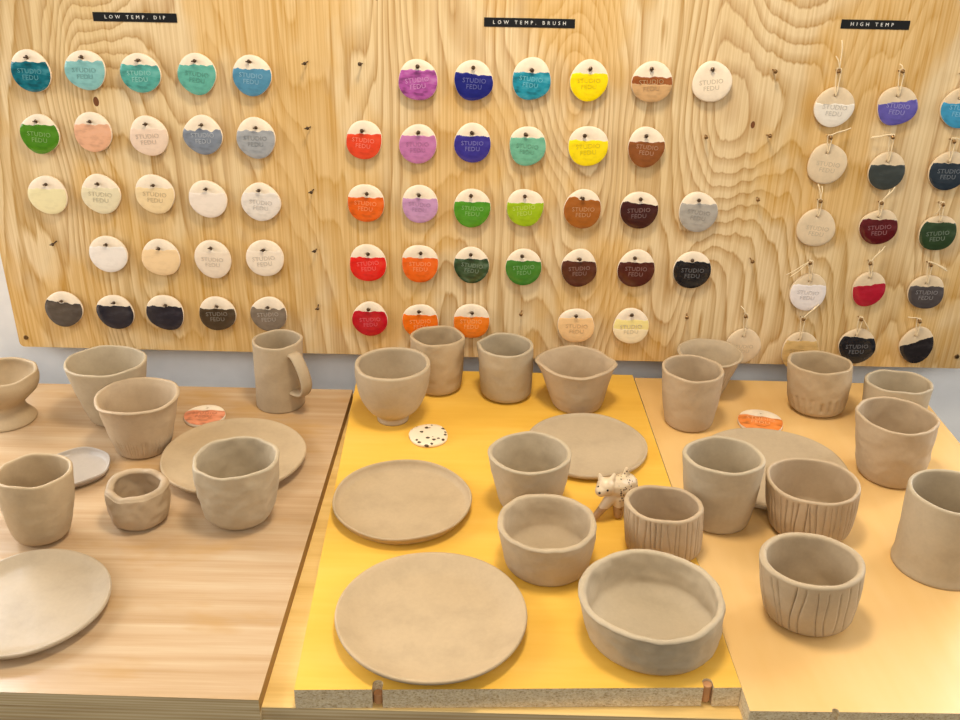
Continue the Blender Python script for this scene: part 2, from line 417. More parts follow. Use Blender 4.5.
def make_glaze(f, line, mat, parent, seed, rough_edge=.0006, scale=.985, step=None, off=.00045):
    """thin coat below the line z = line(x)"""
    nx_, nz = 44, 14; vs, fs = [], []
    xs = []
    R = max(f(0), f(PI))
    def lower(x):  # outline depth below at x, via bisection along the angle
        best = 0
        for k in range(61):
            a = -PI+PI*k/60
            best = best
        return best
    poly = [(f(2*PI*i/240)*scale*math.cos(2*PI*i/240), f(2*PI*i/240)*scale*math.sin(2*PI*i/240)) for i in range(240)]
    def span(x):
        zz = []
        for i in range(240):
            (xa, za), (xb, zb) = poly[i], poly[(i+1) % 240]
            if (xa-x)*(xb-x) <= 0 and xa != xb: zz.append(za+(zb-za)*(x-xa)/(xb-xa))
        return (min(zz), max(zz)) if zz else (0, 0)
    x0 = min(p[0] for p in poly)+1e-5; x1_ = max(p[0] for p in poly)-1e-5
    cols = []
    for i in range(nx_+1):
        x = (x0+x1_)/2-(x1_-x0)/2*math.cos(PI*i/nx_)
        lo, hi = span(x); top = min(hi, line(x)+rough_edge*noise.noise(Vector((x*600, seed*3.1, 0))))
        if top < lo+1e-5: continue
        cols.append((x, lo, top))
    for i, (x, lo, top) in enumerate(cols):
        for j in range(nz+1):
            z = lo+(top-lo)*(1-math.cos(PI*j/nz))/2
            s = math.hypot(x, z)/f(math.atan2(z, x))
            e = min(1, (top-z)/.0012, 1); e = max(0, e)
            vs.append((x, front_y(s)-off*(.35+.65*math.sqrt(e)), z))
    for i in range(len(cols)-1):
        for j in range(nz): a = i*(nz+1)+j; fs.append([a, a+1, a+nz+2, a+nz+1])
    o = link('glaze', mesh('glaze', vs, fs), mat, parent)
    for p in o.data.polygons:
        pass
    bm = bmesh.new(); bm.from_mesh(o.data)
    if sum(fc.normal.y for fc in bm.faces) > 0: bmesh.ops.reverse_faces(bm, faces=bm.faces)
    bm.to_mesh(o.data); bm.free()
    return o

COL = {'navy': (34, 36, 122), 'white': (236, 226, 212), 'cream': (238, 216, 172)}
count = [0]
def sample(cx, cy, w, h, pin, line_px, col, label, group, kind='dark', tilt=0, hole=None, bisque=None, wav=.0006, rough=.14, mott=.06, txt=True, band=None, textcol=None, strands=None, off=.00045):
    """cx,cy,w,h: size and place in the photograph; pin: the nail; hole given when it hangs on a cord"""
    count[0] += 1; sd = count[0]
    yc = Y_BOARD-.004 if hole is None else Y_BOARD-.0022
    c = ony(cx, cy, yc-TH/2); s = px(c)
    rx = w/2*s; top = ony(cx, cy-h/2, yc-TH/2); bot = ony(cx, cy+h/2, yc-TH/2); rz = (top.z-bot.z)/2
    c = Vector((c.x, yc, (top.z+bot.z)/2))
    hp = hole or pin
    hw = ony(hp[0], hp[1], yc-TH); hl = (hw.x-c.x, hw.z-c.z-.0006)
    m = math.hypot(*hl); lim = rz*.8
    if m > lim: hl = (hl[0]*lim/m, hl[1]*lim/m)
    o, f = make_disc(rx, rz, hl, sd, bisque or M_BISQUE)
    o.location = c; tag(o, label, 'glaze sample', group)
    if col is not None:
        lz = ony(cx, line_px, yc-TH).z-c.z; tt = math.tan(math.radians(tilt)); ph = rnd.uniform(0, 6)
        g = mat_glaze(col, rough, mott)
        def ln(x): 
            z = lz+tt*x+wav*(math.sin(x*260+ph)+.6*math.sin(x*610+ph*2))
            d = math.hypot(x-hl[0], 0)
            # the coat stops short of the hole
            if z > hl[1]-.0022 and abs(x-hl[0]) < .0042 : z = min(z, hl[1]-.0022-.0+.0012*(abs(x-hl[0])/.0042)**2)
            return z
        make_glaze(f, ln, g, o, sd, off=off)
        if band:   # second colour lower down
            b2 = make_glaze(f, lambda x: ony(cx, band[0], yc-TH).z-c.z+.0004*math.sin(x*500), mat_glaze(band[1], rough, mott), o, sd+50, off=off+.0002)
            b2['label'] = band[2]
    if txt:
        tme = text_mesh('STUDIO\nFEDU', .0082*rx/.025, .00028, 1.05, .95)
        to = bpy.data.objects.new('stamped_text', tme); C.objects.link(to); to.parent = o
        if not tme.materials: tme.materials.append(None)
        to.material_slots[0].link = 'OBJECT'; to.material_slots[0].material = mat_text(textcol or (band[1] if band else col) or (226, 206, 176))
        to.location = (rnd.uniform(-.001, .001), -TH-(off+.0002 if col else 0)+.0001-(.0002 if band else 0), -.0035*rx/.025); to.rotation_euler = (PI/2, rnd.uniform(-.12, .12), 0)
    p = nail(pin[0], pin[1], kind)
    if hole is not None:   # cord from nail to hole, with two loose ends
        np_ = Vector((p.x, Y_BOARD-.0105, p.z+.0022)); hq = Vector((c.x+hl[0], c.y-TH-.001, c.z+hl[1]))
        hb = Vector((c.x+hl[0], c.y+.0012, c.z+hl[1]+.0012))
        hin = Vector((c.x+hl[0], c.y-TH*.4, c.z+hl[1]))
        strs = [bez([hin, hq+Vector((.0002, -.0006, .001)), (hq+np_)/2+Vector((.0016, -.001, 0)), np_+Vector((.0022, -.001, .0)), np_+Vector((0, 0, .0012)), np_+Vector((-.0022, .001, 0)), (hq+np_)/2+Vector((-.0016, .0015, 0)), hq+Vector((-.0006, -.0004, .0012)), hin], 6)]
        for (ex, ey) in strands or []:
            e = ony(ex, ey, Y_BOARD-.008)
            strs.append(bez([np_+Vector((0, -.001, .001)), (np_*2+e)/3+Vector((0, -.002, .002)), (np_+e*2)/3+Vector((.0005, -.002, .001)), e], 5))
        bmx = bmesh.new()
        for q in strs: bmx.from_mesh(tube('cord', q, .00072, 6))
        mex = bpy.data.meshes.new('cord'); bmx.to_mesh(mex); bmx.free()
        co = link('cord', mex, M_CORD, o); co.location = -c
    return o

G1, G2, G3 = 'samples for the dip glazes', 'samples for the brush glazes', 'samples for the high temperature glazes'
def S1(*a, **k): return sample(*a, **k, group=G1, kind='dark')
BT = M_BISQUE
rows = [  # left group: cx cy w h pin line colour label (kwargs)
 (31, 71, 40, 42, (27, 58), 62, (14, 104, 118), 'deep teal glazed round sample at the far left of the top row', dict(rough=.1, mott=.2)),
 (85.5, 70, 40, 41, (82, 58), 61, (132, 186, 184), 'pale aqua glazed round sample, second along the top row', dict(rough=.1, wav=.001)),
 (140.5, 73, 40, 40, (139, 60), 65, (84, 164, 152), 'streaky sea green and blue glazed round sample, third along the top row', dict(mott=.14)),
 (197, 74, 39, 41, (195, 61), 65, (98, 172, 154), 'mint green glazed round sample with straight edge, fourth along the top row', {}),
 (252, 75.5, 39, 41, (250, 62), 69, (80, 138, 168), 'steel blue glazed round sample ending the left group top row', {}),
 (40, 134, 38.5, 39.5, (36, 122), 125, (74, 130, 24), 'leaf green round sample under the deep teal one at left', dict(rough=.1)),
 (93, 132, 38, 39.5, (90, 122), 124.5, (226, 172, 136), 'peach glazed round sample beside the leaf green one', dict(txt=False)),
 (149, 136, 39, 39, (146, 124), 129, (232, 206, 182), 'blush off-white round sample between the peach and slate ones', dict(rough=.2)),
 (203, 135, 39, 39, (201, 125.5), 130, (126, 134, 146), 'slate blue-grey round sample with ragged glaze edge', dict(wav=.0016, mott=.08)),
 (256, 138, 39, 41, (255, 128), 131, (160, 162, 164), 'light grey glazed round sample under the steel blue one', dict(wav=.001)),
 (48, 195, 39, 38, (45, 185), 189, (232, 220, 172), 'pale lemon round sample at far left of the third row', dict(txt=False)),
 (101, 194, 39, 39, (98, 184.5), 188, (226, 214, 178), 'ivory round sample with greenish sheen, second in the third row at left', {}),
 (155, 194, 39, 39, (152.5, 185.5), 188, (234, 208, 160), 'warm cream round sample with faint cracks, third in the left third row', {}),
 (208, 199, 38, 37, (206, 189), 193, (236, 222, 206), 'plain white glossy round sample with straight glaze edge, left group third row', dict(txt=False)),
 (261, 202, 38, 38.5, (259, 190), 193, (228, 218, 206), 'white round sample crackled with thin dark lines, end of left third row', dict(mott=.14)),
 (108.5, 254, 38, 36, (106, 245.5), 247, (236, 228, 218), 'bright white round sample first in the fourth row, right of a bare nail', dict(txt=False, rough=.1)),
 (161, 257.5, 38.5, 36, (158, 248), 250, (238, 206, 158), 'cream-peach round sample with plain face, second in the left fourth row', dict(txt=False)),
 (213, 259, 36, 38, (211, 249), 252, (234, 216, 192), 'off-white egg-shaped sample leaning left, third in the left fourth row', dict(rough=.12)),
 (265, 258, 38, 36, (264, 250), 251, (238, 222, 200), 'milky white round sample above the grey-brown one', dict(rough=.2)),
 (64, 309, 38, 34, (61, 301.5), 302, (78, 70, 64), 'charcoal round sample with wavy glaze edge, far left of the bottom row', dict(tilt=-8, txt=False, wav=.001, rough=.1)),
 (115.5, 312, 37, 33.5, (114, 303), 306, (38, 38, 48), 'blue-black round sample second along the bottom row', dict(txt=False)),
 (165.5, 312.5, 37, 35, (165, 305), 306.5, (44, 42, 50), 'dark graphite round sample third along the bottom row', dict(txt=False, wav=.0009)),
 (217.5, 313.5, 36, 34, (216, 306), 309, (72, 58, 42), 'dark olive-brown round sample fourth along the bottom row', dict(rough=.12)),
 (269, 314, 36, 34, (268, 308), 308.5, (128, 114, 98), 'grey-brown round sample behind the mug rim', dict(wav=.0013)),
]
for r in rows: S1(*r[:8], **r[8])
def S2(*a, **k): return sample(*a, **k, group=G2, kind='mid')
rows = [
 (418, 80, 40, 41, (418, 67), 70, (172, 84, 158), 'shiny magenta-violet round sample at the start of the brush top row', dict(rough=.08, mott=.2)),
 (473.5, 80.5, 39, 41, (473, 68), 74, (30, 34, 118), 'dark navy blue round sample in the brush top row', dict(tilt=-6, rough=.1)),
 (531.5, 79, 39, 43, (531, 70), 72.5, (36, 142, 164), 'turquoise blue round sample under the brush label', dict(rough=.1, mott=.2)),
 (589, 80.5, 38.5, 41, (590, 70), 73.5, (246, 218, 8), 'bright yellow round sample in the top row', dict(mott=.04)),
 (652, 82, 41, 41, (652, 70), 77, (150, 84, 40), 'tan round sample with one rusty brown streak across it', dict(band=(84, (206, 164, 114), 'tan lower coat'))),
 (712, 82, 39.5, 41, (713.5, 70.5), None, None, 'unglazed-looking blush round sample at the end of the brush top row', {}),
 (364, 140, 37, 38, (363, 131), 134, (224, 70, 38), 'brick red round sample beginning the second brush row', dict(rough=.2)),
 (418, 144, 38, 39, (417.5, 133.5), 135.5, (190, 118, 168), 'mauve round sample under the magenta one', dict(rough=.1)),
 (472.5, 143, 37, 39.5, (473, 134), 136, (56, 48, 138), 'indigo round sample under the navy one', {}),
 (527.5, 146, 37, 39.5, (527, 135.5), 137.5, (112, 178, 148), 'celadon green round sample under the turquoise one', {}),
 (588, 146, 40.5, 40, (586, 136), 140.5, (244, 218, 20), 'yellow round sample in the second row, below the top-row yellow', dict(mott=.04)),
 (646, 147, 37, 40, (647, 136), 142, (138, 80, 38), 'chestnut brown round sample under the one with rusty streak', {}),
 (366, 203, 37, 38, (366, 194), 197.5, (226, 96, 22), 'vivid orange-red round sample starting the third brush row', dict(mott=.1)),
 (420, 204, 36.5, 37.5, (418, 194.5), 198.5, (194, 146, 186), 'pale lilac round sample under the mauve one', {}),
 (472, 208, 36.5, 39, (471, 196.5), 202, (76, 144, 32), 'grass green round sample left of the lime one', {}),
 (525, 207.5, 37.5, 37, (525.5, 197), 203, (154, 184, 22), 'lime green round sample in the third brush row', {}),
 (582.5, 209, 37.5, 39, (581.5, 198), 199, (160, 92, 32), 'caramel brown round sample in the third brush row', dict(wav=.001, tilt=-8)),
 (639, 210, 38, 37, (641.5, 200), 203.5, (62, 24, 22), 'dark oxblood round sample with slanted glaze edge', dict(tilt=-5, rough=.1)),
 (698, 212, 38.5, 40, (699, 200), 204, (170, 164, 154), 'warm grey round sample at the right end of the third brush row', dict(mott=.05)),
 (368, 263, 37, 37, (367, 254), 257.5, (224, 32, 26), 'bright red round sample starting the fourth brush row', dict(rough=.1, mott=.06)),
 (420, 263.5, 36.5, 38, (420, 254), 258, (232, 100, 26), 'tangerine round sample in the fourth brush row', {}),
 (471.5, 265, 36, 35, (471, 255), 259, (46, 74, 46), 'dark bottle green round sample in the fourth brush row', dict(mott=.22)),
 (523.5, 267, 36, 36.5, (523, 257), 261, (62, 124, 42), 'mossy green round sample under the lime one', dict(rough=.1)),
 (579, 268, 35.5, 37.5, (578.5, 259), 261.5, (84, 42, 30), 'chocolate brown round sample in the fourth brush row', {}),
 (636, 268.5, 36.5, 38, (636, 259), 262.5, (78, 32, 26), 'maroon-brown round sample left of the glossy black one', dict(rough=.1)),
 (692, 270, 38, 36.5, (692.5, 260), 262, (28, 28, 32), 'glossy black round sample ending the fourth brush row', dict(rough=.08, wav=.001)),
 (370, 319, 35, 34, (369, 310), 311.5, (186, 12, 34), 'deep crimson round sample first in the bottom brush row', dict(rough=.1, mott=.06)),
 (420.5, 321, 35.5, 34, (420, 312), 315, (236, 112, 22), 'orange round sample just behind the pinched cup rim', {}),
 (471.5, 321, 36.5, 34, (471, 313), 317, (236, 124, 32), 'light orange stamped sample left of the bare bottom nail', {}),
 (576, 325.5, 36.5, 34, (576, 316), 318, (240, 198, 142), 'peach-cream round sample low on the panel above the wide bowl', {}),
 (631, 326, 36.5, 34, (631, 316), 320, (240, 222, 146), 'cream round sample with pale yellow band, low on the panel', dict(band=(329, (240, 222, 182), 'cream lower coat'))),
]
for r in rows: S2(*r[:8], **r[8])
def S3(*a, **k): return sample(*a, **k, group=G3, kind='brass', bisque=M_BISQUE_TAN)
rows = [
 (834, 107, 41, 39, (839, 71.5), 104, (230, 222, 208), 'glossy white sample hung on cord at top left of the high temp group', dict(hole=(835.5, 95), rough=.06, strands=[(836, 56), (842, 40)])),
 (897, 106, 39.5, 40, (902, 72.5), 102, (96, 88, 168), 'violet-blue sample hung on cord in the high temp top row', dict(hole=(898, 95.5), tilt=8, strands=[(903, 79), (900, 64)])),
 (961, 108, 41, 40, (964, 75), 103.5, (62, 148, 188), 'sky blue sample hung on cord, cut by the right edge of the picture', dict(hole=(960, 98), strands=[])),
 (827, 164, 39.5, 40, (830, 138), None, None, 'plain cream sample on cord directly under the glossy white one', dict(hole=(827.5, 152.5), strands=[(851, 128), (846, 130)])),
 (886.5, 171, 36, 38.5, (892, 137.5), 165, (56, 62, 60), 'dark slate-grey sample on cord under the violet-blue one', dict(hole=(888, 161), rough=.35, strands=[(872, 137), (871, 138)], txt=False)),
 (948, 171, 38, 39, (953.5, 141), 163, (42, 52, 62), 'midnight blue sample on cord above the forest green one', dict(hole=(949, 161.5), strands=[(960, 140)])),
 (816, 228, 38, 38, (820, 202), None, None, 'plain cream sample on cord, third down in its column', dict(hole=(818, 216), strands=[(818, 184), (822, 186)])),
 (878.5, 227, 38.5, 34.5, (881.5, 204), 219.5, (88, 22, 26), 'shiny burgundy sample on cord above the raspberry red one', dict(hole=(879, 216.5), rough=.06, strands=[(895, 187), (890, 190)])),
 (937.5, 233, 37.5, 35, (942, 204.5), 222.5, (46, 66, 40), 'forest green sample on cord at the right of the burgundy one', dict(hole=(940, 221), strands=[(936, 214)])),
 (808, 292, 36, 37, (811, 263), 285, (230, 222, 218), 'chalk white sample on cord, fourth down in its column', dict(hole=(810, 281), strands=[(786, 275), (790, 277)])),
 (868.5, 289, 32, 35.5, (871, 263), 285, (172, 28, 48), 'narrow raspberry red sample hung askew on cord', dict(hole=(870, 277.5), tilt=9, txt=False, strands=[(885, 246), (880, 250)])),
 (926, 292, 36.5, 33.5, (930, 264.5), 286.5, (78, 72, 72), 'smoky dark grey sample on cord under the forest green one', dict(hole=(927, 283), strands=[(947, 271), (946, 269)])),
 (743, 346, 34, 35, (746, 316.5), None, None, 'cream sample on cord partly behind the two nested cups at right', dict(hole=(743.5, 336), strands=[(741, 306)])),
 (800, 351, 36.5, 38, (803, 320), 341, (204, 170, 110), 'sandy tan sample on cord partly hidden by the cup with carved notches', dict(hole=(800, 339), strands=[(819, 304), (816, 306)])),
 (857, 346, 37, 34, (861, 319.5), 337.5, (28, 30, 36), 'blackish sample with straight glaze edge on cord, bottom row', dict(hole=(856.5, 335), tilt=-5, strands=[(869, 331)])),
 (916.5, 345, 33, 36, (919, 321), 341, (38, 34, 36), 'black-brown sample with steeply slanted glaze edge on cord', dict(hole=(916, 335.5), tilt=22, strands=[(908, 317)], txt=False)),
]
for r in rows: S3(*r[:8], **r[8])
for (x, y, k) in [(306, 63, 'dark'), (309, 129, 'dark'), (312, 192, 'dark'), (315, 252, 'dark'), (317, 308, 'dark'), (361, 65, 'mid'), (775, 71, 'brass'), (707, 137, 'brass'), (769, 137, 'brass'), (759, 200, 'brass'), (752, 261, 'brass'), (522, 314, 'brass'), (688, 317, 'brass'), (53, 244, 'dark')]:
    nail(x, y, k)

# samples lying flat on the boards
def flat_sample(cx, cy, w, h, z, col, line_t, label, seed, rot, spots=None, lift=0):
    c = onz(cx, cy, z+TH); r = w/2*px(c)
    o, f = make_disc(r, r, (0, r*.62), seed, M_BISQUE if spots is None else spots)
    if col: make_glaze(f, lambda x: line_t*r+.0008*math.sin(x*300+seed), mat_glaze(col, .3, .15), o, seed)
    if col:
        tme = text_mesh('STUDIO\nFEDU', .0082*r/.025, .00028, 1.05, .95); to = bpy.data.objects.new('stamped_text', tme); C.objects.link(to); to.parent = o
        if not tme.materials: tme.materials.append(None)
        to.material_slots[0].link = 'OBJECT'; to.material_slots[0].material = mat_text(col)
        to.location = (0, -TH-.0006, -.003); to.rotation_euler = (PI/2, 0, 0)
    o.location = (c.x, c.y, z+.0002); o.rotation_euler = (-PI/2, 0, rot); 
    tag(o, label, 'glaze sample', 'samples lying on the boards'); return o
flat_sample(204.5, 414, 41, 23, Z_L, (222, 140, 102), .35, 'salmon pink glazed sample lying flat on the left board beside the mug', 301, .05)
flat_sample(760.5, 420, 46, 22, Z_R, (228, 128, 52), .3, 'orange glazed sample lying flat on the right board', 302, -.25)
ms = NT('speckled_bisque'); vo = ms.n('ShaderNodeTexVoronoi'); vo.inputs['Scale'].default_value = 110; ms.l(ms.coords(), vo.inputs['Vector'])
nn = ms.noise(ms.coords(), 90, 3)
sp = ms.math('LESS_THAN', ms.math('ADD', vo.outputs['Distance'], ms.math('MULTIPLY', nn, .9)), .66)
ms.set(ms.mix(sp, (232, 214, 184), (70, 52, 30)), .4)
flat_sample(428.5, 433.5, 40, 22.5, Z_M, None, 0, 'cream disc with black speckles lying on the amber board', 303, 0, ms.m)

# ------------------------------------------------------------------ pots
def axis_of(b, rim, z, sy=1.0):
    """base centre, height, radii and lean from base (x, lowest y, width) and rim (x, y, width)"""
    bx, by, bw = b; rx, ry_, rw = rim
    p0 = onz(bx, by, z); hd = Vector((p0.x, p0.y, 0)).normalized()
    rb = bw/2*px(p0+hd*.02); cen = p0; by_ = rb*sy
    for _ in range(3):
        cen = onz(bx, proj(Vector((cen.x, p0.y+by_, z)))[1], z); cen.y = p0.y+by_
        cen.x += (bx-proj(cen)[0])*px(cen)
    lo, hi = 0, .3
    for _ in range(40):
        m = (lo+hi)/2
        if proj(cen+Vector((0, 0, m)))[1] > ry_: lo = m
        else: hi = m
    h = (lo+hi)/2; q = cen+Vector((0, 0, h)); s = px(q)
    return cen, h, rb, rw/2*s, (rx-proj(q)[0])*s
def pot(name, b, rim, z, label, cat, p=.6, bulge=0, th=.0045, rnd_b=.006, seed=0, wob=.02, rimw=.0012, spout=(), grooves=None, mat=None, rows=34, N=112, dent=.0007, floor=None, stretch=1.0, lip=0, group='unfired clay pots', prof=None, rim_dips=(), max_lean=.007, foot=None):
    cen, h, rb, rr, lean = axis_of((b[0], b[1]+(1.5 if rnd_b > .0035 else 0), b[2]), rim, z, stretch)
    lean = max(-max_lean, min(max_lean, lean)); R = random.Random(seed+11)
    har = [(k, R.uniform(-1, 1)*wob/k, R.uniform(0, 2*PI)) for k in (2, 3, 4, 5)]
    hz = [(k, R.uniform(-1, 1)*rimw/k**.5, R.uniform(0, 2*PI)) for k in (1, 2, 3, 5, 7)]
    th_ = th
    def rad(t):
        if prof:
            for i_ in range(len(prof)-1):
                (ta, ra), (tb_, rb_) = prof[i_], prof[i_+1]
                if t <= tb_:
                    def sl(j): 
                        j0, j1 = max(0, j-1), min(len(prof)-1, j+1); return (prof[j1][1]-prof[j0][1])/(prof[j1][0]-prof[j0][0])
                    u = (t-ta)/(tb_-ta); dt = tb_-ta
                    return rr*((2*u**3-3*u*u+1)*ra+(u**3-2*u*u+u)*dt*sl(i_)+(3*u*u-2*u**3)*rb_+(u**3-u*u)*dt*sl(i_+1))
            return rr*prof[-1][1]
        r = rb+(rr-rb)*t**p+bulge*rr*4*t*(1-t)
        if t > .85: r += lip*((t-.85)/.15)**2
        return r
    def bottom(t):  # rounding of the lower edge
        zz = t*h
        if zz >= rnd_b: return 0
        u = 1-zz/rnd_b; return rnd_b*(1-math.sqrt(max(0, 1-u*u)))*.8
    def ang_pert(a, t):
        g = .25+.75*t
        v = 1+g*sum(q*math.cos(k*a+ph) for k, q, ph in har)
        for sa, amp, wd in spout:
            d = (a-math.radians(sa)+PI) % (2*PI)-PI
            v += amp*math.exp(-(d/math.radians(wd))**2)*max(0, (t-.45)/.55)**1.5
        return v
    def rimz(a):
        v = sum(q*math.cos(k*a+ph) for k, q, ph in hz)
        for sa, amp, wd in rim_dips:
            d = (a-math.radians(sa)+PI) % (2*PI)-PI; v += amp*math.exp(-(d/math.radians(wd))**2)
        return v
    # angles, with extra ones at each carved groove
    gl = []
    if grooves:
        n, t0, t1, depth, wd, slant = grooves
        a0 = 0
        for i in range(n):
            gl.append(((i+R.uniform(-.32, .32))*2*PI/n, R.uniform(-slant, slant), R.uniform(.5, 1)*depth, max(0, t0+R.uniform(-.04, .08)), min(1.0, t1+R.uniform(-.06, .03)), R.uniform(-1, 1)*slant*.4))
    angs = []
    if gl:
        hwid = wd/2/rr
        for i, g in enumerate(gl):
            nxt = gl[(i+1) % len(gl)][0]+(2*PI if i == len(gl)-1 else 0)
            angs += [(g[0]-hwid*1.1, i, 0.), (g[0]-hwid*.45, i, .9), (g[0], i, 1.), (g[0]+hwid*.45, i, .9), (g[0]+hwid*1.1, i, 0.)]
            gap = nxt-g[0]-2.2*hwid; m = max(1, int(gap/(2*PI/N)))
            for k in range(1, m+1): angs.append((g[0]+hwid*1.1+gap*k/(m+1), None, 0.))
        angs.sort(key=lambda q: q[0])
    else: angs = [(2*PI*i/N, None, 0.) for i in range(N)]
    A = len(angs); vs, fs = [], []
    def warp(a, t):
        if not gl: return a
        d = [((a-g[0]+PI) % (2*PI)-PI) for g in gl]
        w = [math.exp(-(x*len(gl)/3.5)**2) for x in d]; s = sum(w)+1e-9
        return a+sum(wi*(g[1]*(t-.5)+g[5]*math.sin(t*5)) for wi, g in zip(w, gl))/s
    def ringv(fn):
        idx = []
        for i in range(A): idx.append(len(vs)); vs.append(fn(i))
        return idx
    def outer(t, inset=0, zoff=0):
        def fn(i):
            a0_, gi, gw = angs[i]; a = warp(a0_, t)
            r = (rad(t)-bottom(t))*ang_pert(a, t)-inset
            zz = t*h+rimz(a)*t*t+zoff
            c, s = math.cos(a), math.sin(a)
            r += dent*(noise.noise(Vector((c*r*55+seed, s*r*55, zz*55)))+.5*noise.noise(Vector((c*r*120, s*r*120+seed, zz*120))))*min(1, t*5)
            if gi is not None and inset == 0:
                g = gl[gi]; e = max(0, min(1, (t-g[3])/.06, (g[4]-t)/.06)); r -= g[2]*gw*e
            return (c*r+lean*t, s*r*stretch, zz)
        return fn
    rings = []
    # underside
    vs.append((0, 0, .0004)); c0 = 0
    rings.append(ringv(lambda i: (lambda v: (v[0]*.55, v[1]*.55, .0002))(outer(0)(i))))
    rings.append(ringv(lambda i: (lambda v: (v[0]*.95, v[1]*.95, .0001))(outer(0)(i))))
    tl = [0]+[rnd_b/h*k for k in (.08, .25, .5, .75, 1)] if rnd_b > .001 else [0]
    last = tl[-1]; tl += [last+(1-last)*(k+1)/rows for k in range(rows)]
    for t in tl[:-1]: rings.append(ringv(outer(t)))
    rz_ = th_*.5
    for k in range(7):     # rounded rim
        a = PI*k/6
        rings.append(ringv(outer(1.0, th_*.5*(1-math.cos(a)), rz_*.8*math.sin(a)-rz_*.3)))
    ft = (floor if floor is not None else .006)/h
    m = 18
    for k in range(1, m+1):
        t = 1-(1-ft)*k/m
        def fn(i, t=t):
            u = max(0, (ft*2.2-t)/(ft*1.2)); return outer(t, th_+.35*rad(0)*u*u*.6)(i)
        rings.append(ringv(fn))
    lastz = ft*h
    r0 = [vs[i] for i in rings[-1]]
    for k in (.75, .5, .25):
        rings.append(ringv(lambda i, k=k: (r0[i][0]*k+lean*ft*(1-k), r0[i][1]*k, lastz-.0006*(1-k))))
    vs.append((0, 0, lastz-.0007)); c1 = len(vs)-1
    for a, b_ in zip(rings[:-1], rings[1:]):
        for i in range(A): j = (i+1) % A; fs.append([a[i], a[j], b_[j], b_[i]])
    for i in range(A):
        j = (i+1) % A; fs.append([c0, rings[0][j], rings[0][i]]); fs.append([c1, rings[-1][i], rings[-1][j]])
    o = link(name, mesh(name, vs, fs), mat or CLAYS[seed % 4]); o.location = (cen.x, cen.y, z+.0002)
    tag(o, label, cat, group)
    o['_dims'] = 0; del o['_dims']
    print('POT', label[:40], 'h %.3f rb %.3f rr %.3f lean %.4f' % (h, rb, rr, (rim[0]-proj(cen+Vector((0, 0, h)))[0])*px(cen+Vector((0, 0, h)))))
    return o, cen, h, rb, rr
def plate(name, cx, cy, w, z, label, hgt, seed, lipw=.18, wob=.012, th=.005, foot_r=.7, floor=.005, mat=None, stretch=1.0, cat='plate', group='unfired clay plates', rimw=.0006, polyg=0):
    c = onz(cx, cy, z+hgt*.9); r = w/2*px(c); N = 120; R = random.Random(seed)
    har = [(k, R.uniform(-1, 1)*wob/k**.7, R.uniform(0, 2*PI)) for k in (2, 3, 4, 5, 7)]
    hz = [(k, R.uniform(-1, 1)*rimw, R.uniform(0, 2*PI)) for k in (2, 3, 5)]
    prof = [(.0, 0), (foot_r*.6, .0001), (foot_r, .0003), (foot_r+(1-foot_r)*.5, (hgt-th)*.35), (.985, hgt-th), (.997, hgt-th*.75), (1.0, hgt-th*.4), (.996, hgt-th*.1), (.985, hgt), (.968, hgt-th*.08), (1-lipw*.35, floor+(hgt-floor)*.72), (1-lipw*.75, floor+(hgt-floor)*.16), (1-lipw*1.2, floor), (.5, floor-.0003), (.25, floor-.0005)]
    vs, fs = [(0, 0, .0001)], []; rings = []
    for (k, zz) in prof[1:]:
        idx = []
        for i in range(N):
            a = 2*PI*i/N; v = 1+sum(q*math.cos(n*a+ph) for n, q, ph in har)*k*k
            if polyg: v *= 1+.014*k*math.cos(polyg*a+seed)
            rr = r*k*v; e = zz+sum(q*math.cos(n*a+ph) for n, q, ph in hz)*k**4*min(1, zz/hgt)
            e += .0003*noise.noise(Vector((math.cos(a)*rr*50, math.sin(a)*rr*50, seed))) if .1 < k < .97 and zz > .002 else 0
            idx.append(len(vs)); vs.append((rr*math.cos(a), rr*math.sin(a)*stretch, e))
        rings.append(idx)
    vs.append((0, 0, floor-.0006))
    for a, b_ in zip(rings[:-1], rings[1:]):
        for i in range(N): j = (i+1) % N; fs.append([a[i], a[j], b_[j], b_[i]])
    for i in range(N):
        j = (i+1) % N; fs.append([0, rings[0][j], rings[0][i]]); fs.append([len(vs)-1, rings[-1][i], rings[-1][j]])
    o = link(name, mesh(name, vs, fs), mat or CLAYS[seed % 4]); o.location = (c.x, c.y, z+.0002)
    return tag(o, label, cat, group)

# --- left board
gob, cen, h, rb, rr = pot('goblet', (8, 434, 58), (7, 372, 66), Z_L, 'squat clay goblet on a flared foot at the left edge of the picture', 'goblet', th=.0045, seed=1, rnd_b=.002, floor=.034,
    prof=[(0, .86), (.05, .84), (.2, .62), (.36, .55), (.5, .72), (.68, .95), (.85, 1.02), (1, .98)], rimw=.0015, wob=.03)
bm = bmesh.new()
for k in range(1):
    q = []
    for i in range(13): a = PI*i/12; q.append((math.cos(a)*.007, -.88*rr-math.sin(a)*.007, h*.52))
    bm.from_mesh(tube('lug', q, .0032, 8))
me = bpy.data.meshes.new('lug'); bm.to_mesh(me); bm.free(); link('lug', me, CLAYS[1], gob)
pot('bowl', (117, 427, 46), (105, 361, 80), Z_L, 'deep tapered clay bowl at the back left, behind the flared cup', 'bowl', p=.72, th=.004, stretch=0.9, seed=2, rnd_b=.005, rimw=.0012)
pot('cup', (144, 459, 50), (137, 395.5, 79), Z_L, 'flared clay cup with fine fluting round its lower half, left board', 'cup', p=.75, th=.005, seed=3, rnd_b=.004, lip=.002, rimw=.0018, grooves=(64, .06, .42, .0007, .0018, .01), N=150, spout=((-25, .03, 25),))
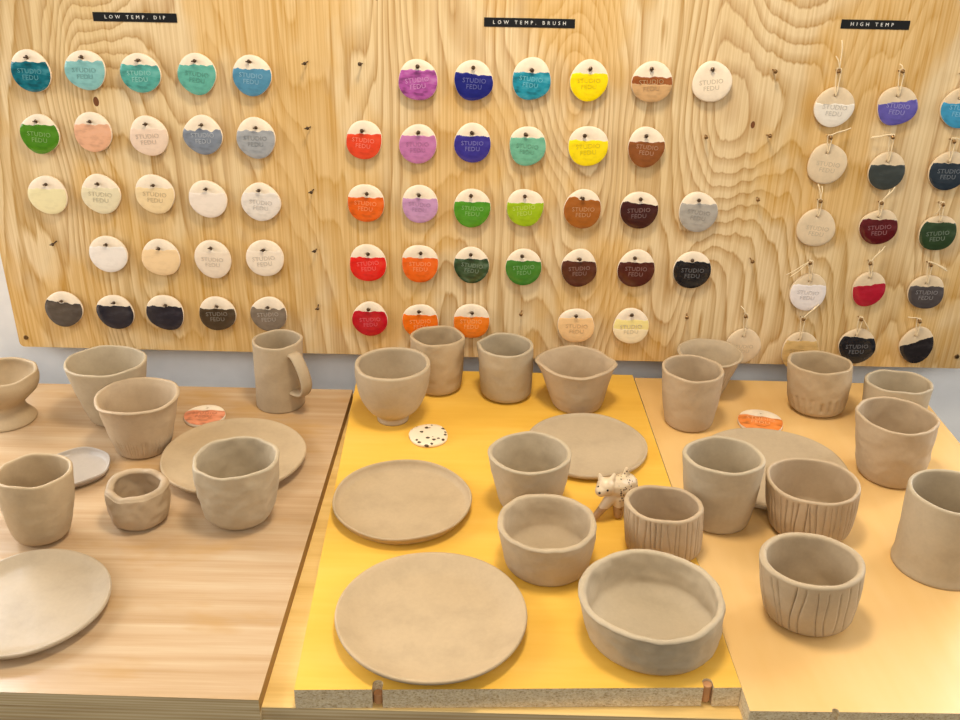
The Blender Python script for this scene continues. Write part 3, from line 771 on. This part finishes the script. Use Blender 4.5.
mug, cen, h, rb, rr = pot('mug', (281, 414.5, 48), (277, 339.5, 48), Z_L, 'tall straight clay mug with a strap handle', 'mug', p=1, th=.0035, seed=4, rnd_b=.002, rimw=.0008, wob=.012, spout=((10, .06, 22), (180, .03, 25)))
a = math.radians(-40); d = Vector((math.cos(a), math.sin(a), 0))
hp = bez([d*(rr-.002)+Vector((0, 0, h*.88)), d*(rr+.008)+Vector((0, 0, h*.87)), d*(rr+.020)+Vector((0, 0, h*.70)), d*(rr+.026)+Vector((0, 0, h*.50)), d*(rr+.021)+Vector((0, 0, h*.35)), d*(rr+.008)+Vector((0, 0, h*.30)), d*(rr-.002)+Vector((0, 0, h*.30))], 8)
link('handle', tube('handle', hp, .006, 14, (.5, 1.45)), CLAYS[0], mug)
plate('plate', 234, 454, 142, Z_L, 'flat round clay plate on the left board, behind the dented cup', .016, 5, .12, .008, .005, .6, .0135)
pot('cup', (240, 531, 50), (236, 457.5, 86), Z_L, 'dented round-bottomed clay cup standing in front of the left board plate', 'cup', p=.42, bulge=.03, th=.0048, stretch=0.92, seed=6, rnd_b=.014, rimw=.0014, wob=.03, dent=.0018)
pot('pinch_pot', (141, 532, 48), (136, 485, 58), Z_L, 'small thick-walled pinch pot with an uneven rolled-in opening', 'pot', p=.5, bulge=.10, th=.0085, seed=7, rnd_b=.008, rimw=.003, wob=.06, dent=.002, spout=((20, .05, 30),))
plate('dish', 75, 466, 68, Z_L, 'small shallow shiny clay dish behind the tall left cup', .011, 8, .13, .02, .0035, .8, .004, mat=M_DISH, cat='dish', polyg=6)
pot('cup', (43, 546.5, 42), (33.5, 471, 73), Z_L, 'tall tumbler-like clay cup with tapered base, left of the pinch pot', 'cup', p=.42, bulge=.05, th=.0042, stretch=0.92, seed=9, rnd_b=.010, rimw=.0012, wob=.02, dent=.001)
plate('plate', 27, 600, 160, Z_L, 'large clay plate at the lower left, cut off by the picture edge', .014, 10, .22, .006, .0045, .55, .007, mat=M_SHEEN)
# --- middle board
ft, cen, h, rb, rr = pot('bowl', (393, 427, 33), (392.5, 363.5, 75), Z_M, 'round clay bowl on a small foot ring at the back of the amber board', 'bowl', th=.0052, seed=12, rnd_b=.001, rimw=.0007, wob=.012,
    prof=[(0, .44), (.09, .42), (.12, .46), (.22, .66), (.4, .84), (.62, .95), (.85, 1.0), (1, 1.0)], dent=.0004)
pot('cup', (438, 395.5, 40), (436.5, 336, 52), Z_M, 'straight clay cup with pinched rim behind the footed bowl', 'cup', p=.3, bulge=.06, th=.0042, seed=13, rnd_b=.008, rimw=.0012, wob=.03, spout=((0, .10, 16),), rim_dips=((-10, -.002, 20),), dent=.0012)
pot('cup', (506, 403.5, 46), (506, 345, 55), Z_M, 'upright clay cup with small spout at its left, back of the amber board', 'cup', p=.25, bulge=.015, th=.0042, seed=14, rnd_b=.009, rimw=.0008, wob=.02, spout=((168, .08, 14),), dent=.0008)
pot('bowl', (577, 414, 48), (576, 362, 73), Z_M, 'wide flared clay bowl whose rim is pinched to points left and right', 'bowl', p=.8, th=.0055, seed=15, rnd_b=.004, rimw=.0012, wob=.02, spout=((0, .09, 18), (178, .09, 18)), lip=.001, dent=.0012)
plate('plate', 586.5, 443.5, 121, Z_M, 'round clay plate on the amber board behind the spotted animal figurine', .010, 16, .10, .008, .005, .8, .0075)
plate('plate', 402.5, 498, 139, Z_M, 'clay plate with a low upright rim, left side of the amber board', .015, 17, .10, .008, .0035, .86, .005, rimw=.0009)
pot('cup', (530, 517, 58), (529.5, 452.5, 84), Z_M, 'plain tapered clay cup right behind the low round bowl', 'cup', p=.7, th=.005, stretch=0.93, seed=18, rnd_b=.005, rimw=.0012, wob=.02, dent=.0009)
pot('cup', (663, 566, 72), (663.5, 503.5, 79), Z_M, 'clay cup carved with thin vertical lines next to the animal figurine', 'cup', p=.35, bulge=.02, th=.0052, stretch=0.85, seed=19, rnd_b=.008, rimw=.0015, wob=.03, grooves=(40, .02, .98, .0026, .0012, .10), N=120)
pot('bowl', (547, 587, 84), (547, 522, 101), Z_M, 'low straight-sided clay bowl in the centre of the amber board', 'bowl', p=.8, th=.0062, seed=20, rnd_b=.005, rimw=.0012, wob=.025, floor=.008, dent=.0012)
plate('plate', 431.5, 612.5, 192, Z_M, 'largest clay plate, front left of the amber board', .017, 21, .26, .006, .0045, .55, .006)
pot('bowl', (652, 676, 128), (651, 594, 146), Z_M, 'big wide clay bowl with a thick wavy rim at the front of the amber board', 'bowl', p=.5, th=.0068, stretch=0.96, seed=22, rnd_b=.008, rimw=.0018, wob=.02, floor=.008, dent=.0014, N=140)
# --- right board
pot('cup', (688, 432, 44), (693, 368.5, 61), Z_R, 'plain tapered clay cup at the left back of the right board', 'cup', p=.6, bulge=.02, th=.004, seed=23, rnd_b=.005, rimw=.001, wob=.03, dent=.0008)
pot('cup', (703, 401, 34), (710, 352.5, 62), Z_R, 'flaring ribbed clay cup behind the plain tapered cup', 'cup', p=.9, th=.0045, seed=24, rnd_b=.003, rimw=.0008, wob=.015, lip=.002, grooves=(44, .04, .86, .0007, .0016, .01), N=120)
pot('cup', (816, 417.5, 46), (820, 362.5, 64), Z_R, 'rounded clay cup with carved notches around its base', 'cup', p=.35, bulge=.03, th=.004, stretch=0.86, seed=25, rnd_b=.010, rimw=.0015, wob=.03, grooves=(22, .1, .45, .0026, .006, .02), N=120, dent=.0012)
pot('cup', (891, 429, 54), (899, 382, 66), Z_R, 'clay cup mostly hidden behind the pointed-rim cup at right', 'cup', p=.5, bulge=.01, th=.0045, stretch=0.8, seed=26, rnd_b=.004, rimw=.0012, wob=.04)
pot('cup', (889, 488, 58), (896, 415.5, 76), Z_R, 'large clay cup whose rim is drawn to points left and right', 'cup', p=.5, bulge=.02, th=.0038, seed=27, rnd_b=.004, rimw=.0015, wob=.02, spout=((-5, .07, 20), (172, .06, 18)), dent=.0014)
plate('plate', 772, 467, 152, Z_R, 'clay plate partly hidden behind two cups on the right board', .011, 28, .16, .008, .0045, .72, .007)
pot('cup', (717, 534, 56), (724, 455.5, 82), Z_R, 'smooth tapered clay cup at the front of the right board plate', 'cup', p=.6, bulge=.01, th=.005, stretch=0.86, seed=30, rnd_b=.005, rimw=.0012, wob=.02, dent=.0006)
pot('cup', (808, 546, 72), (813, 480.5, 92), Z_R, 'wide clay cup with dense carved lines, middle of the right board', 'cup', p=.4, bulge=.015, th=.0045, stretch=0.94, seed=31, rnd_b=.009, rimw=.001, wob=.02, grooves=(44, .02, .97, .0024, .0012, .08), N=130)
pot('cup', (807, 637, 74), (812, 560.5, 103), Z_R, 'clay cup with sparse carved lines nearest the front of the right board', 'cup', p=.42, bulge=.02, th=.0068, stretch=0.88, seed=32, rnd_b=.010, rimw=.0008, wob=.012, grooves=(26, .02, .97, .0026, .0012, .16), N=130)
pot('vase', (938, 591, 92), (952, 492, 90), Z_R, 'straight clay cylinder pot at the right edge of the picture', 'pot', p=1, th=.0042, stretch=0.93, seed=34, rnd_b=.001, rimw=.0005, wob=.008, prof=[(0, 1.06), (.12, 1.01), (.3, 1.0), (1, 1.0)], max_lean=.003, dent=.0004)

# --- little animal figurine
def figurine():
    c = onz(614, 518, Z_M); s = px(c+Vector((0, 0, .02)))
    rt = bpy.data.objects.new('animal_figurine', None); C.objects.link(rt); rt.location = (c.x, c.y+.004, Z_M+.0002)
    rt.scale = (1.14, 1.14, 1.14)
    tag(rt, 'tiny spotted ceramic animal with brown legs between the plate and carved cup', 'figurine')
    caps = [((-.0110, -.004, .0365), .0092, (-.0110, -.004, .0365), .0092), ((-.011, -.004, .0360), .0080, (-.0155, -.0085, .0345), .0062), ((-.008, 0, .034), .009, (.002, .005, .030), .0118),
            ((.002, .005, .029), .0122, (.011, .013, .028), .0122), ((.010, .012, .036), .0042, (.0100, .012, .0465), .0020),
            ((-.0160, -.002, .0435), .0030, (-.0172, -.001, .0478), .0016), ((-.0045, -.001, .0435), .0030, (-.0030, .000, .0478), .0016),
            ((-.003, -.001, .024), .0066, (-.0130, -.0065, .0125), .0044), ((-.0130, -.0065, .0125), .0044, (-.0195, -.0085, .0036), .0036),
            ((.003, -.001, .022), .0066, (.0035, -.0035, .0045), .0046), ((.006, .015, .02), .0066, (.004, .018, .0045), .0046), ((.015, .012, .02), .0066, (.0175, .011, .0045), .0046)]
    bm = bmesh.new()
    for (p, r1, q, r2) in caps:
        p, q = Vector(p), Vector(q); n = 1 if p == q else 9
        for i in range(n):
            u = i/max(1, n-1)
            bmesh.ops.create_icosphere(bm, subdivisions=2, radius=r1+(r2-r1)*u, matrix=Matrix.Translation(p.lerp(q, u)))
    me = bpy.data.meshes.new('body'); bm.to_mesh(me); bm.free()
    m = NT('spotted_glaze'); vo = m.n('ShaderNodeTexVoronoi'); vo.inputs['Scale'].default_value = 330; m.l(m.coords(), vo.inputs['Vector'])
    sx = m.n('ShaderNodeSeparateXYZ'); m.l(m.coords(), sx.inputs[0])
    nz_ = m.noise(m.coords(), 200, 3)
    spt = m.math('LESS_THAN', m.math('ADD', vo.outputs['Distance'], m.math('MULTIPLY', nz_, .35)), .47)
    head = m.math('GREATER_THAN', m.math('ADD', sx.outputs[0], sx.outputs[1]), -.0045)
    col = m.mix(m.math('MULTIPLY', spt, head), (214, 192, 158), (74, 50, 30))
    legs = m.math('LESS_THAN', m.math('ADD', sx.outputs[2], m.math('MULTIPLY', nz_, .008)), .0185)
    col = m.mix(m.math("MULTIPLY", legs, .75), col, (150, 104, 56))
    m.set(col, .3)
    o = bpy.data.objects.new('body', me); C.objects.link(o); o.parent = rt; me.materials.append(m.m)
    rm = o.modifiers.new('remesh', 'REMESH'); rm.mode = 'VOXEL'; rm.voxel_size = .0009; rm.use_smooth_shade = True
    sm = o.modifiers.new('smooth', 'SMOOTH'); sm.factor = .6; sm.iterations = 5
    me_eye = plain('dark_eye', (36, 26, 20), .2)
    for (x, y, zz, r) in ((-.0100, -.0128, .0378, .0011), (-.0185, -.0090, .0392, .0011), (-.0176, -.0139, .0355, .0012)):
        bm = bmesh.new(); bmesh.ops.create_uvsphere(bm, u_segments=10, v_segments=8, radius=r, matrix=Matrix.Translation((x, y, zz)))
        link('nose' if r > .00115 else 'eye', bm_mesh('eye', bm), me_eye, rt)
figurine()

# ------------------------------------------------------------------ light
def area(name, loc, target, size, power, col, sy=None, spread=None):
    l = bpy.data.lights.new(name, 'AREA'); l.energy = power; l.color = col; l.shape = 'RECTANGLE'; l.size = size; l.size_y = sy or size
    if spread: l.spread = spread
    o = bpy.data.objects.new(name, l); C.objects.link(o); o.location = loc
    o.rotation_euler = (Vector(target)-Vector(loc)).to_track_quat('-Z', 'Y').to_euler(); return o
area('ceiling_lamp', (.03, .77, 1.2), (.03, .9, 0), .2, 8.6, (1, .86, .66))
area('room_lamp', (.1, -1.0, 1.5), (0, 1.0, .1), 1.2, 15, (1, .95, .88))
area('side_daylight_left', (-1.7, .55, .8), (-.2, .85, .0), 1.0, 15, (1, .98, .96))
area('side_daylight_right', (1.8, .6, .8), (.3, .85, .0), 1.0, 10, (1, .98, .95))
# unseen windows added as daylight stand-ins, to both sides of the display board
for n_, (x0, x1_, st_) in enumerate(((-1.6, -.80, 8.0), (.84, 1.6, 7.0)), 1):
    wm = NT('added_daylight_%d' % n_); wm.b.inputs['Emission Color'].default_value = (.9, .94, 1, 1); wm.b.inputs['Emission Strength'].default_value = st_
    z0, z1 = .16, 1.05; fb = bmesh.new()
    add_box(fb, (x0-.04, Y_WALL-.02, z0-.04), (x0, Y_WALL+.01, z1+.04)); add_box(fb, (x1_, Y_WALL-.02, z0-.04), (x1_+.04, Y_WALL+.01, z1+.04))
    add_box(fb, (x0, Y_WALL-.02, z0-.04), (x1_, Y_WALL+.01, z0)); add_box(fb, (x0, Y_WALL-.02, z1), (x1_, Y_WALL+.01, z1+.04))
    wf = struct(link('added_window_%d' % n_, bm_mesh('added_window_%d' % n_, fb), M_WALL, None, False))
    box('added_pane', (x0, Y_WALL-.008, z0), (x1_, Y_WALL-.002, z1), wm.m, wf)
w = bpy.data.worlds.new('room_light'); bpy.context.scene.world = w; w.use_nodes = True
w.node_tree.nodes['Background'].inputs[0].default_value = (1, .93, .83, 1); w.node_tree.nodes['Background'].inputs[1].default_value = .22

sc = bpy.context.scene
sc.view_settings.view_transform = 'Standard'; sc.view_settings.look = 'None'; sc.view_settings.gamma = 1; sc.view_settings.use_curve_mapping = False
sc.view_settings.exposure = .16
